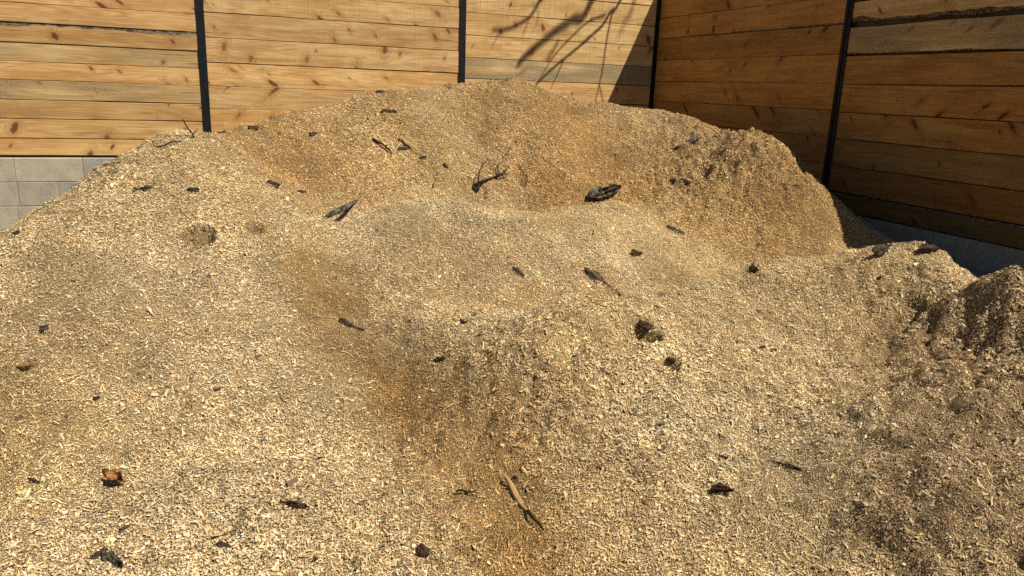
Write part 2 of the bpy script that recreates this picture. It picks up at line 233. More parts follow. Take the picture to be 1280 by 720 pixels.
def quads_mesh(name, V, F):
    """numpy verts and quads to a mesh"""
    me = bpy.data.meshes.new(name)
    me.vertices.add(len(V)); me.vertices.foreach_set('co', np.asarray(V, np.float32).ravel())
    n, k = F.shape
    me.loops.add(n * k); me.loops.foreach_set('vertex_index', F.astype(np.int32).ravel())
    me.polygons.add(n)
    me.polygons.foreach_set('loop_start', np.arange(0, n * k, k, dtype=np.int32))
    me.polygons.foreach_set('use_smooth', np.zeros(n, bool))
    me.update(calc_edges=True)
    return me

def point_color(me, name, col):
    a = me.attributes.new(name, 'FLOAT_COLOR', 'POINT')
    a.data.foreach_set('color', np.asarray(col, np.float32).ravel())

# ---------------------------------------------------------------- materials
def new_mat(name, rough=0.8, spec=0.2):
    m = bpy.data.materials.new(name); m.use_nodes = True
    nt = m.node_tree; b = nt.nodes['Principled BSDF']
    b.inputs['Roughness'].default_value = rough
    b.inputs['Specular IOR Level'].default_value = spec
    return m, nt, b

def N(nt, kind, **kw):
    n = nt.nodes.new(kind)
    for k, v in kw.items():
        if k.startswith('i_'):
            key = k[2:]; key = int(key) if key.isdigit() else key.replace('_', ' ')
            if hasattr(v, 'default_value') or isinstance(v, bpy.types.NodeSocket): nt.links.new(v, n.inputs[key])
            else: n.inputs[key].default_value = v
        else: setattr(n, k, v)
    return n

def mth(nt, op, a, b=None, c=None, clamp=False):
    n = nt.nodes.new('ShaderNodeMath'); n.operation = op; n.use_clamp = clamp
    for i, v in enumerate((a, b, c)):
        if v is None: continue
        if isinstance(v, (int, float)): n.inputs[i].default_value = v
        else: nt.links.new(v, n.inputs[i])
    return n.outputs[0]

def step(nt, v, lo, hi):
    n = nt.nodes.new('ShaderNodeMapRange'); n.interpolation_type = 'SMOOTHSTEP'; n.clamp = True
    nt.links.new(v, n.inputs[0]); n.inputs[1].default_value = lo; n.inputs[2].default_value = hi
    return n.outputs[0]

def mix(nt, f, a, b, blend='MIX'):
    n = nt.nodes.new('ShaderNodeMix'); n.data_type = 'RGBA'; n.blend_type = blend
    for s, v in ((n.inputs[0], f), (n.inputs[6], a), (n.inputs[7], b)):
        if isinstance(v, bpy.types.NodeSocket): nt.links.new(v, s)
        elif isinstance(v, (int, float)): s.default_value = v
        else: s.default_value = (*v, 1)
    return n.outputs[2]

def bump(nt, b, h, strength=0.5, dist=0.01):
    n = nt.nodes.new('ShaderNodeBump'); n.inputs['Strength'].default_value = strength
    n.inputs['Distance'].default_value = dist
    nt.links.new(h, n.inputs['Height']); nt.links.new(n.outputs[0], b.inputs['Normal'])

def xyz(nt, a, b, c=0.0):
    n = nt.nodes.new('ShaderNodeCombineXYZ')
    for i, v in enumerate((a, b, c)):
        if isinstance(v, (int, float)): n.inputs[i].default_value = v
        else: nt.links.new(v, n.inputs[i])
    return n.outputs[0]

def noise(nt, vec, scale, detail=3, rough=0.55, dist=0.0):
    n = nt.nodes.new('ShaderNodeTexNoise'); n.inputs['Scale'].default_value = scale
    n.inputs['Detail'].default_value = detail; n.inputs['Roughness'].default_value = rough
    n.inputs['Distortion'].default_value = dist
    nt.links.new(vec, n.inputs['Vector'])
    return n.outputs[0]

def wood_material():
    m, nt, b = new_mat('sawn_pine_boards', 0.7, 0.25)
    uv = N(nt, 'ShaderNodeUVMap', uv_map='board').outputs[0]
    sp = N(nt, 'ShaderNodeSeparateXYZ', i_0=uv); u, v = sp.outputs[0], sp.outputs[1]
    tint = N(nt, 'ShaderNodeAttribute', attribute_name='tint').outputs[0]
    st = N(nt, 'ShaderNodeAttribute', attribute_name='wear'); ss = N(nt, 'ShaderNodeSeparateColor', i_0=st.outputs[0])
    stain, kiln, saw = ss.outputs[0], ss.outputs[1], ss.outputs[2]
    # knots: jittered points about every 0.45 m, with a wobbling outline
    wob = noise(nt, uv, 34, 3); wob2 = noise(nt, xyz(nt, mth(nt, 'ADD', u, 7.3), v), 34, 3)
    ku = mth(nt, 'ADD', u, mth(nt, 'MULTIPLY', mth(nt, 'SUBTRACT', wob, 0.5), 0.035))
    kv = mth(nt, 'ADD', v, mth(nt, 'MULTIPLY', mth(nt, 'SUBTRACT', wob2, 0.5), 0.035))
    kn = N(nt, 'ShaderNodeTexVoronoi', voronoi_dimensions='2D', i_Scale=4.2, i_Vector=xyz(nt, mth(nt, 'ADD', ku, mth(nt, 'MULTIPLY', kv, mth(nt, 'MULTIPLY_ADD', kiln, 2.6, -1.3))), mth(nt, 'MULTIPLY', kv, mth(nt, 'MULTIPLY_ADD', kiln, 0.55, 0.35))))
    kd = kn.outputs['Distance']; kc = N(nt, 'ShaderNodeSeparateColor', i_0=kn.outputs['Color'])
    size = mth(nt, 'MULTIPLY_ADD', mth(nt, 'POWER', kc.outputs[0], 1.6), 1.35, 0.38)
    kd = mth(nt, 'DIVIDE', kd, size)
    core = mth(nt, 'SUBTRACT', 1.0, step(nt, kd, 0.035, 0.065))
    rim = mth(nt, 'MULTIPLY', step(nt, kd, 0.03, 0.055), mth(nt, 'SUBTRACT', 1.0, step(nt, kd, 0.06, 0.09)))
    halo = mth(nt, 'SUBTRACT', 1.0, step(nt, kd, 0.04, 0.26))
    # cathedral grain: level lines of a stretched field, bent round the knots
    f = noise(nt, xyz(nt, mth(nt, 'MULTIPLY', u, 0.30), mth(nt, 'MULTIPLY', v, 6.0)), 1.0, 2, 0.5)
    f = mth(nt, 'ADD', f, mth(nt, 'MULTIPLY', halo, 0.10))
    rings = mth(nt, 'SINE', mth(nt, 'MULTIPLY', f, 150.0))
    rings = mth(nt, 'MULTIPLY_ADD', rings, 0.5, 0.5)
    fine = noise(nt, xyz(nt, mth(nt, 'MULTIPLY', u, 5.0), mth(nt, 'MULTIPLY', v, 160.0)), 1.0, 3, 0.6)
    streak = noise(nt, xyz(nt, mth(nt, 'MULTIPLY', u, 1.3), mth(nt, 'MULTIPLY', v, 22.0)), 1.0, 4, 0.6)
    blot = noise(nt, xyz(nt, mth(nt, 'MULTIPLY', u, 1.6), mth(nt, 'MULTIPLY', v, 5.0)), 1.0, 4, 0.6)
    g = mth(nt, 'ADD', mth(nt, 'MULTIPLY', rings, 0.20), mth(nt, 'MULTIPLY', fine, 0.42))
    g = mth(nt, 'ADD', g, mth(nt, 'MULTIPLY', streak, 0.78))
    col = mix(nt, step(nt, g, 0.40, 1.02), (0.72, 0.50, 0.225), (0.43, 0.245, 0.088))
    col = mix(nt, mth(nt, 'MULTIPLY', step(nt, blot, 0.50, 0.66), 0.55), col, (0.42, 0.215, 0.066))
    col = mix(nt, mth(nt, 'MULTIPLY', step(nt, blot, 0.50, 0.30), 0.35), col, (0.80, 0.62, 0.33))
    # thin dark checks along the grain
    ck = noise(nt, xyz(nt, mth(nt, 'MULTIPLY', u, 2.2), mth(nt, 'MULTIPLY', v, 70.0)), 1.0, 2, 0.5)
    crack = step(nt, ck, 0.665, 0.72)
    col = mix(nt, mth(nt, 'MULTIPLY', crack, 0.65), col, (0.13, 0.06, 0.02))
    col = mix(nt, mth(nt, 'MULTIPLY', halo, 0.45), col, (0.36, 0.155, 0.038))
    kdark = step(nt, kc.outputs[1], 0.25, 0.75)
    col = mix(nt, mth(nt, 'MULTIPLY', core, mth(nt, 'MULTIPLY_ADD', kdark, 0.35, 0.6)), col, mix(nt, fine, (0.075, 0.026, 0.009), (0.19, 0.072, 0.02)))
    col = mix(nt, mth(nt, 'MULTIPLY', rim, mth(nt, 'MULTIPLY', kdark, 0.7)), col, (0.085, 0.032, 0.01))
    # saw kerf lines across the board
    kf = noise(nt, xyz(nt, mth(nt, 'MULTIPLY', u, 95.0), mth(nt, 'MULTIPLY', v, 1.5)), 1.0, 2, 0.5)
    kerf = mth(nt, 'MULTIPLY', step(nt, kf, 0.52, 0.70), saw)
    col = mix(nt, mth(nt, 'MULTIPLY', kerf, 0.42), col, (0.33, 0.17, 0.06))
    # blue-grey sapwood stain and weathering, in streaks
    sn = noise(nt, xyz(nt, mth(nt, 'MULTIPLY', u, 1.4), mth(nt, 'MULTIPLY', v, 16.0)), 1.0, 5, 0.68)
    sb = noise(nt, xyz(nt, mth(nt, 'MULTIPLY', u, 1.1), mth(nt, 'MULTIPLY', v, 3.0)), 1.0, 2, 0.5)
    sf = mth(nt, 'MULTIPLY', step(nt, mth(nt, 'MULTIPLY_ADD', mth(nt, 'SUBTRACT', stain, 0.5), 0.22, mth(nt, 'ADD', mth(nt, 'MULTIPLY', sn, 0.6), mth(nt, 'MULTIPLY', sb, 0.5))), 0.47, 0.74), stain)
    spk = noise(nt, xyz(nt, mth(nt, 'MULTIPLY', u, 0.7), v), 95, 4, 0.75)
    gcol = mix(nt, step(nt, spk, 0.42, 0.60), (0.135, 0.108, 0.068), (0.40, 0.31, 0.17))
    col = mix(nt, mth(nt, 'MULTIPLY', sf, 0.85), col, gcol)
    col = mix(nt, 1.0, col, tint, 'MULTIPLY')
    nt.links.new(col, b.inputs['Base Color'])
    h = mth(nt, 'SUBTRACT', mth(nt, 'MULTIPLY', fine, 0.5), mth(nt, 'ADD', crack, mth(nt, 'MULTIPLY', kerf, 0.35)))
    bump(nt, b, mth(nt, 'ADD', h, mth(nt, 'MULTIPLY', streak, 0.6)), 0.55, 0.003)
    return m

def bark_material(name, dark, light, sc=60, stretch=0.25, lich=None):
    m, nt, b = new_mat(name, 0.95, 0.05)
    co = N(nt, 'ShaderNodeTexCoord').outputs['Object']
    mp = N(nt, 'ShaderNodeMapping', i_Vector=co); mp.inputs['Scale'].default_value = (stretch, 1, 1)
    n1 = noise(nt, mp.outputs[0], sc, 4, 0.65, 0.6); n2 = noise(nt, co, sc * 0.25, 2)
    col = mix(nt, step(nt, n1, 0.38, 0.66), dark, light)
    if lich: col = mix(nt, mth(nt, 'MULTIPLY', step(nt, n2, 0.5, 0.62), 0.6), col, lich)
    nt.links.new(col, b.inputs['Base Color'])
    bump(nt, b, n1, 0.9, 0.006)
    return m

def block_material():
    m, nt, b = new_mat('grey_concrete_block', 0.9, 0.15)
    co = N(nt, 'ShaderNodeTexCoord').outputs['Object']
    tint = N(nt, 'ShaderNodeAttribute', attribute_name='tint').outputs[0]
    n1 = noise(nt, co, 9, 5, 0.65); n2 = noise(nt, co, 120, 3, 0.7); n3 = noise(nt, co, 2.6, 3, 0.6)
    col = mix(nt, step(nt, n1, 0.30, 0.70), (0.325, 0.30, 0.24), (0.42, 0.387, 0.308))
    col = mix(nt, mth(nt, 'MULTIPLY', step(nt, n2, 0.56, 0.68), 0.45), col, (0.17, 0.15, 0.12))
    col = mix(nt, mth(nt, 'MULTIPLY', step(nt, n3, 0.50, 0.66), 0.3), col, (0.46, 0.42, 0.335))
    col = mix(nt, 1.0, col, tint, 'MULTIPLY')
    nt.links.new(col, b.inputs['Base Color'])
    bump(nt, b, mth(nt, 'ADD', n2, n1), 0.6, 0.006)
    return m

def steel_material():
    m, nt, b = new_mat('black_painted_steel', 0.6, 0.22)
    co = N(nt, 'ShaderNodeTexCoord').outputs['Object']
    n1 = noise(nt, co, 14, 4, 0.6); n2 = noise(nt, co, 150, 2)
    col = mix(nt, step(nt, n1, 0.35, 0.7), (0.0045, 0.005, 0.0065), (0.010, 0.010, 0.011))
    col = mix(nt, mth(nt, 'MULTIPLY', step(nt, n2, 0.66, 0.74), 0.4), col, (0.09, 0.07, 0.05))
    nt.links.new(col, b.inputs['Base Color'])
    bump(nt, b, n2, 0.15, 0.002)
    return m

def chip_material(name, base):
    m, nt, b = new_mat(name, 0.75, 0.18)
    at = N(nt, 'ShaderNodeAttribute', attribute_name='tint').outputs[0]
    co = N(nt, 'ShaderNodeTexCoord').outputs['Object']
    if base:   # sawdust bed between the loose chips
        v = N(nt, 'ShaderNodeTexVoronoi', i_Scale=230.0, i_Vector=co)
        vc = N(nt, 'ShaderNodeSeparateColor', i_0=v.outputs['Color'])
        n1 = noise(nt, co, 60, 4, 0.7)
        k = mth(nt, 'MULTIPLY_ADD', vc.outputs[0], 0.65, 0.50)
        k = mth(nt, 'MULTIPLY', k, mth(nt, 'MULTIPLY_ADD', n1, 1.0, 0.4))
        col = mix(nt, 1.0, at, xyz(nt, k, k, k), 'MULTIPLY')
        nt.links.new(col, b.inputs['Base Color'])
        h = mth(nt, 'ADD', mth(nt, 'MULTIPLY', v.outputs['Distance'], 0.8), n1)
        bump(nt, b, h, 1.0, 0.012)
    else:
        mp = N(nt, 'ShaderNodeMapping', i_Vector=co)
        n1 = noise(nt, co, 420, 2, 0.6)
        k = mth(nt, 'MULTIPLY_ADD', n1, 0.6, 0.70)
        nt.links.new(mix(nt, 1.0, at, xyz(nt, k, k, k), 'MULTIPLY'), b.inputs['Base Color'])
    return m

def plain_wood(name, a, c, sc=90):
    m, nt, b = new_mat(name, 0.7, 0.2)
    co = N(nt, 'ShaderNodeTexCoord').outputs['Object']
    mp = N(nt, 'ShaderNodeMapping', i_Vector=co); mp.inputs['Scale'].default_value = (0.12, 1, 1)
    n1 = noise(nt, mp.outputs[0], sc * 2, 4, 0.6)
    nt.links.new(mix(nt, step(nt, n1, 0.35, 0.65), a, c), b.inputs['Base Color'])
    bump(nt, b, n1, 0.5, 0.002)
    return m

def soil_material():
    m, nt, b = new_mat('reddish_yard_soil', 0.95, 0.1)
    co = N(nt, 'ShaderNodeTexCoord').outputs['Object']
    n1 = noise(nt, co, 1.2, 5, 0.6); n2 = noise(nt, co, 35, 4, 0.7)
    col = mix(nt, step(nt, n1, 0.35, 0.65), (0.13, 0.062, 0.032), (0.21, 0.115, 0.062))
    col = mix(nt, step(nt, n2, 0.52, 0.68), col, (0.26, 0.17, 0.10))
    nt.links.new(col, b.inputs['Base Color'])
    bump(nt, b, n2, 0.8, 0.02)
    return m

M = dict(
    wood=wood_material(), block=block_material(), steel=steel_material(),
    bark_edge=bark_material('bark_edge_of_board', (0.05, 0.036, 0.024), (0.22, 0.165, 0.105), 45, 0.4),
    bark_grey=bark_material('grey_bark', (0.022, 0.018, 0.013), (0.165, 0.135, 0.092), 55, 0.35, (0.21, 0.18, 0.13)),
    bark_dark=bark_material('dark_bark', (0.026, 0.018, 0.012), (0.120, 0.086, 0.056), 60),
    bark_tri=bark_material('black_brown_bark', (0.024, 0.014, 0.008), (0.085, 0.050, 0.026), 60),
    bark_brown=bark_material('brown_bark', (0.030, 0.018, 0.011), (0.125, 0.078, 0.044), 60),
    twig_dark=bark_material('dark_twig', (0.014, 0.010, 0.008), (0.060, 0.040, 0.026), 80),
    pale_wood=plain_wood('split_tan_wood', (0.50, 0.315, 0.14), (0.34, 0.19, 0.075)),
    brown_wood=plain_wood('brown_wood', (0.30, 0.16, 0.065), (0.17, 0.085, 0.035)),
    white_wood=plain_wood('whitish_wood', (0.70, 0.60, 0.42), (0.58, 0.46, 0.28)),
    leaf_orange=plain_wood('dry_leaf', (0.34, 0.150, 0.045), (0.20, 0.085, 0.028), 50),
    charred=bark_material('dark_wood_end', (0.012, 0.008, 0.006), (0.05, 0.03, 0.018), 60),
    dust=chip_material('sawdust_bed', True), chip=chip_material('wood_chip', False), soil=soil_material(),
)

# ---------------------------------------------------------------- ground and world
def make_ground():
    n = 80
    g = np.linspace(-1, 1, n); g = np.sign(g) * np.abs(g) ** 2.2 * 60
    X, Y = np.meshgrid(g, g + 3)
    Z = 0.012 * fbm(X * 1.5, Y * 1.5, 91, 3) * (np.abs(X) < 15) - 0.10
    V = np.stack([X.ravel(), Y.ravel(), Z.ravel()], 1)
    i = np.arange(n * n).reshape(n, n)
    F = np.stack([i[:-1, :-1].ravel(), i[:-1, 1:].ravel(), i[1:, 1:].ravel(), i[1:, :-1].ravel()], 1)
    o = link('ground', quads_mesh('ground', V, F), M['soil'])
    tag(o, 'reddish brown bare soil of the yard at the foot of the block wall', 'ground', kind='structure')
make_ground()

w = bpy.data.worlds.new('World'); bpy.context.scene.world = w; w.use_nodes = True
nt = w.node_tree; bg = nt.nodes['Background']
sky = nt.nodes.new('ShaderNodeTexSky'); sky.sky_type = 'NISHITA'; sky.sun_disc = False; sky.air_density = 0.8; sky.dust_density = 0.2
sky.sun_elevation = math.asin(SUN[2]); sky.sun_rotation = math.atan2(SUN[0], SUN[1])
nt.links.new(sky.outputs[0], bg.inputs[0]); bg.inputs[1].default_value = SKY_STRENGTH
sl = bpy.data.lights.new('sun', 'SUN'); sl.energy = SUN_STRENGTH; sl.angle = R(0.42); sl.color = (1.0, 0.955, 0.88)
so = bpy.data.objects.new('sun', sl); C.objects.link(so)
so.rotation_euler = Vector(-SUN).to_track_quat('-Z', 'Y').to_euler(); so.location = (6, -4, 12)

# ---------------------------------------------------------------- camera
cd = bpy.data.cameras.new('camera'); cam = bpy.data.objects.new('camera', cd); C.objects.link(cam)
cd.sensor_width = 36; cd.lens = 946 / 1280 * 36; cd.clip_start = 0.05; cd.clip_end = 500
r_, d_, f_ = (0.929, -0.369, 0.036), (-0.062, -0.25, -0.966), (0.366, 0.895, -0.255)
rm = Matrix((r_, [-v for v in d_], [-v for v in f_])).transposed()
cam.matrix_world = Matrix.Translation((0, 0, CAMZ)) @ rm.to_quaternion().to_matrix().to_4x4()
bpy.context.scene.camera = cam

# ---------------------------------------------------------------- fences
class Panel:
    """boards between two posts: local u along the fence, v up, w into the fence"""
    def __init__(self, to_world): self.f = to_world; self.V = []; self.F = []; self.mi = []; self.uv = []; self.tint = []; self.wear = []
    def vert(self, u, v, w, uv, tint, wear):
        self.V.append(self.f(u, v, w)); self.uv.append(uv); self.tint.append((*tint, 1)); self.wear.append((*wear, 1)); return len(self.V) - 1
    def board(self, u0, u1, v0, v1, tint, wear, seed, live=0.0, bark=0.0, gap=0.003, topwave=0.0, barktop=0.0):
        n = max(8, int(abs(u1 - u0) / 0.035)); rows = []
        uo, vo = seed * 3.17, seed * 1.91; dw = rnd.uniform(-0.004, 0.003); sl = rnd.uniform(-0.004, 0.004)
        for i in range(n + 1):
            t = i / n; u = u0 + (u1 - u0) * t
            a = np.array([u * 1.7 + seed * 9.1]); e = lambda k, s: float(vnoise(a * k, a * 0 + seed, s)[0])
            wob = 0.0035 * e(1.0, 1) + 0.0015 * e(6, 2) + sl * (t - 0.5)
            lb = live * (0.8 * e(1.1, 3) + 0.6 * e(3.1, 4) + 0.15 * e(11, 5)) if live else 0
            z0 = v0 + gap * 0.5 + wob + (live * 0.4 + lb if live else 0)
            z1 = v1 - gap * 0.5 + 0.0025 * e(1.2, 6) + sl * 0.5 * (t - 0.5) + topwave * (e(1.0, 7) + 0.3 * e(4, 8))
            bk = max(0.003, bark * (0.75 + 0.9 * e(2.3, 9) + 0.4 * e(13, 10))) if bark else 0
            bt = max(0.003, barktop * (0.8 + 0.8 * e(2.3, 12) + 0.5 * e(13, 13))) if barktop else 0
            cup = 0.003 * e(0.6, 14) + dw
            prof = [(z0, 0.040), (z0, 0.0035), (z0 + max(bk, 0.002), 0.0 if not bk else -0.004 * e(9, 15)),
                    ((z0 + z1) / 2, -0.001), (z1 - max(bt, 0.002), 0.0), (z1, 0.0035 if not bt else 0.007), (z1, 0.040)]
            rows.append([self.vert(u, v, w + cup, (u + uo, v - v0 + vo), tint, wear) for v, w in prof])
        for i in range(n):
            for k in range(6):
                self.F.append((rows[i][k], rows[i + 1][k], rows[i + 1][k + 1], rows[i][k + 1]))
                self.mi.append(1 if (bark and k in (0, 1)) or (barktop and k in (4, 5)) else 0)
        for r in (rows[0], rows[-1]):
            self.F.append((r[0], r[1], r[5], r[6])); self.mi.append(0); self.F.append((r[1], r[2], r[4], r[5])); self.mi.append(0)
    def backing(self, u0, u1, v0, v1):
        """thin dark sheet added behind the boards to stop daylight through the joints"""
        q = [self.vert(u, v, w, (u, v), (0.25, 0.22, 0.2), (0.5, 0, 0)) for w in (0.046, 0.058) for u, v in ((u0, v0), (u1, v0), (u1, v1), (u0, v1))]
        for f in ((0, 1, 2, 3), (4, 5, 6, 7), (0, 1, 5, 4), (1, 2, 6, 5), (2, 3, 7, 6), (3, 0, 4, 7)):
            self.F.append(tuple(q[k] for k in f)); self.mi.append(0)
    def build(self, name, parent, loc):
        V = np.array(self.V) - np.array(loc)
        me = quads_mesh(name, V, np.array(self.F))
        uvl = me.uv_layers.new(name='board'); li = np.empty(len(me.loops), np.int32); me.loops.foreach_get('vertex_index', li)
        uvl.data.foreach_set('uv', np.array(self.uv, np.float32)[li].ravel())
        point_color(me, 'tint', self.tint); point_color(me, 'wear', self.wear)
        me.polygons.foreach_set('material_index', np.array(self.mi, np.int32))
        bm = bmesh.new(); bm.from_mesh(me); bmesh.ops.recalc_face_normals(bm, faces=bm.faces); bm.to_mesh(me); bm.free()
        return link(name, me, [M['wood'], M['bark_edge']], parent)

def box_bm(bm, lo, hi):
    vs = [bm.verts.new((x, y, z)) for x in (lo[0], hi[0]) for y in (lo[1], hi[1]) for z in (lo[2], hi[2])]
    fs = []
    for f in ((0, 1, 3, 2), (4, 6, 7, 5), (0, 4, 5, 1), (2, 3, 7, 6), (0, 2, 6, 4), (1, 5, 7, 3)):
        fs.append(bm.faces.new([vs[k] for k in f]))
    return fs

def make_post(parent, loc, along, h, groove):
    """rolled-steel H post: front flange, web and back flange, the boards slotted between"""
    bm = bmesh.new()
    def b(u0, u1, w0, w1):
        if along == 'x': box_bm(bm, (u0, w0, 0), (u1, w1, h))
        else: box_bm(bm, (w0, u0, 0), (w1, u1, h))
    if groove:
        b(-0.036, -0.006, -0.010, -0.002); b(0.006, 0.036, -0.010, -0.002); b(-0.006, 0.006, -0.004, 0.058)
    else:
        b(-0.034, 0.034, -0.010, -0.002); b(-0.005, 0.005, -0.002, 0.062)
    b(-0.036, 0.036, 0.062, 0.070)
    bmesh.ops.remove_doubles(bm, verts=bm.verts, dist=1e-5)
    bmesh.ops.recalc_face_normals(bm, faces=bm.faces)
    me = bpy.data.meshes.new('post'); bm.to_mesh(me); bm.free()
    o = link('post', me, M['steel'], parent); o.location = loc
    mo = o.modifiers.new('bevel', 'BEVEL'); mo.width = 0.0015; mo.segments = 2
    return o

def rtint(lo=0.84, hi=1.10, warm=0.0):
    k = rnd.uniform(lo, hi); c = rnd.uniform(-0.05, 0.05)
    return (k * (1 + c * 0.3 + warm), k, k * (1 - c - warm))

bz = CAMZ - 0.705
bf = empty('board_fence', (1.2, DW, bz))
tag(bf, 'sunlit fence of tan horizontal boards between black posts on the grey block wall', 'fence')
bwf = lambda u, v, w: (u, DW + w, v + CAMZ)
BL = tuple(bf.location)
A = [1.20, 1.03, 0.85, 0.685, 0.522, 0.372, 0.216, 0.067, -0.08, -0.236, -0.394, -0.55, -0.697]
B = [1.20, 0.95, 0.745, 0.546, 0.337, 0.125, -0.079, -0.275, -0.48, -0.697]
Cc = [1.20, 1.08, 0.912, 0.706, 0.493, 0.282, 0.078, -0.13, -0.33, -0.52, -0.697]
def fill(p, u0, u1, zs, opts, base, saw, seed0):
    for k in range(len(zs) - 1):
        o = dict(opts.get(k, {})); o.setdefault('gap', rnd.choice((0.001, 0.003, 0.0045, 0.006))); t = o.pop('tint', None) or tuple(a * b for a, b in zip(rtint(), base))
        wear = (o.pop('stain', rnd.uniform(0.05, 0.4)), rnd.random(), saw * rnd.uniform(0.4, 1.0))
        p.board(u0, u1, zs[k + 1], zs[k], t, wear, seed0 + k, **o)
    p.backing(u0, u1, zs[-1] - 0.05, zs[0] - 0.01)
G = 0.0055
XP = [-4.77, -2.37, 0.033, 2.434, 4.66]     # post positions along the back fence
p = Panel(bwf)
fill(p, XP[0] + G, XP[1] - G, B, {}, (0.9, 0.87, 0.82), 0.3, 60); p.build('board_panel', bf, BL)
p = Panel(bwf)
fill(p, XP[1] + G, XP[2] - G, A, {
    4: dict(gap=0.005), 5: dict(barktop=0.026, stain=0.35), 6: dict(stain=0.6, tint=(0.84, 0.83, 0.74)), 7: dict(gap=0.005),
    8: dict(stain=0.85, tint=(0.86, 0.84, 0.78)), 9: dict(gap=0.011, stain=0.35), 10: dict(gap=0.0015), 11: dict(tint=(0.95, 0.86, 0.72))},
    (0.88, 0.80, 0.68), 0.2, 1); p.build('board_panel', bf, BL)
p = Panel(bwf)
fill(p, XP[2] + G, XP[3] - G, B, {3: dict(gap=0.006), 4: dict(gap=0.006), 5: dict(gap=0.006), 7: dict(tint=(0.95, 0.84, 0.68))}, (0.92, 0.86, 0.77), 0.8, 20); p.build('board_panel', bf, BL)
p = Panel(bwf)
fill(p, XP[3] + G, XP[4] - 0.03, Cc, {3: dict(gap=0.007), 4: dict(gap=0.002), 5: dict(stain=1.0, tint=(1.0, 0.99, 0.93)), 6: dict(gap=0.006, tint=(1.0, 0.9, 0.76))}, (1.05, 1.03, 0.98), 1.0, 40); p.build('board_panel', bf, BL)
for i, x in enumerate(XP):
    make_post(bf, (x - BL[0], 0, 0), 'x', 1.97, False)

rz = CAMZ - 0.862
rf = empty('board_fence', (XR, 2.2, rz))
tag(rf, 'shaded fence of brown horizontal boards with black posts along the right of the heap', 'fence')
rwf = lambda u, v, w: (XR + w, u, v + CAMZ)
RL = tuple(rf.location)
D = [1.21, 1.0, 0.79, 0.572, 0.351, 0.130, -0.078, -0.291, -0.5, -0.705, -0.855]
E = [1.21, 0.97, 0.735, 0.552, 0.336, 0.124, -0.088, -0.294, -0.502, -0.709, -0.855]
YP = [7.56, 4.79, 2.08, -0.63, -3.34]
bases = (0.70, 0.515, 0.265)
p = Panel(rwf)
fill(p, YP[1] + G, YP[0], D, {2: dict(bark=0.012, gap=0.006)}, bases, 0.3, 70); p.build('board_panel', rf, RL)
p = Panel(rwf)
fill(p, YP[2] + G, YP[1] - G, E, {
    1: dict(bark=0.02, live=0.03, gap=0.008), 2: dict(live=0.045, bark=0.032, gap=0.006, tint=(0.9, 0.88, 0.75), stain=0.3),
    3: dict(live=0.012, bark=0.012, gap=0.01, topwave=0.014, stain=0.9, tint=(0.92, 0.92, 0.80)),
    6: dict(gap=0.006, stain=0.2), 7: dict(stain=0.5, tint=(0.50, 0.40, 0.23)), 8: dict(tint=(0.44, 0.27, 0.12)), 9: dict(bark=0.01, barktop=0.015, stain=0.7, tint=(0.33, 0.26, 0.15))},  # lower boards: some stain, plus shade towards the base put into the tint
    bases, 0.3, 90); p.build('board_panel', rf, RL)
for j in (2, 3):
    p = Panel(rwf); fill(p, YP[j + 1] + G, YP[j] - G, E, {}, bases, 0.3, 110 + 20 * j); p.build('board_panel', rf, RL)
for y in YP[1:]:
    make_post(rf, (0, y - RL[1], 0), 'y', 2.12, True)

# ---------------------------------------------------------------- block walls
def block_wall(name, label, origin, to_world, length, courses, tintf):
    bm = bmesh.new(); tl = bm.verts.layers.float_color.new('tint')
    z = 0.0
    rows = []
    for h, joints in courses:
        rows.append((z, z + h, joints)); z += h
    for (z0, z1, js) in rows:
        for a, b in zip(js[:-1], js[1:]):
            k = tintf(a, z0); g = 0.0028
            d = rnd.uniform(-0.0015, 0.0015)
            before = set(bm.verts)
            lo, hi = to_world(a + g, d, z0 + g), to_world(b - g, 0.19, z1 - g)
            fs = box_bm(bm, [min(p, q) for p, q in zip(lo, hi)], [max(p, q) for p, q in zip(lo, hi)])
            es = list({e for f in fs for e in f.edges})
            bmesh.ops.bevel(bm, geom=es, offset=0.003, segments=1, affect='EDGES')
            for v in bm.verts:
                if v not in before: v[tl] = (*k, 1)
    before = set(bm.verts)
    lo, hi = to_world(rows[0][2][0] + .001, 0.004, 0.001), to_world(rows[0][2][-1] - .001, 0.186, z - 0.004)
    box_bm(bm, [min(p, q) for p, q in zip(lo, hi)], [max(p, q) for p, q in zip(lo, hi)])
    for v in bm.verts:
        if v not in before: v[tl] = (0.88, 0.87, 0.82, 1)
    bmesh.ops.recalc_face_normals(bm, faces=bm.faces)
    me = bpy.data.meshes.new(name); bm.to_mesh(me); bm.free()
    o = link(name, me, M['block']); o.location = origin
    return o
def joints(start, step, lo, hi, marks=()):
    """block ends: the measured ones where they can be seen, the bond's rhythm elsewhere"""
    ms = sorted(marks); out = list(ms) if ms else [start]
    while out[0] > lo: out.insert(0, out[0] - step)
    while out[-1] < hi: out.append(out[-1] + step)
    out[0], out[-1] = lo, hi
    return [v for i, v in enumerate(out) if i in (0, len(out) - 1) or lo + .05 < v < hi - .05]
def tb(a, z):
    k = rnd.uniform(0.80, 1.08)
    return (k * 0.90, k * 0.93, k * 0.93) if rnd.random() < 0.3 else (k * 1.04, k * 1.0, k * 0.90)
top = CAMZ - 0.712
L0, L1 = -4.9, 4.62
cs = [(0.2, joints(0, 0.406, L0, L1)), ]
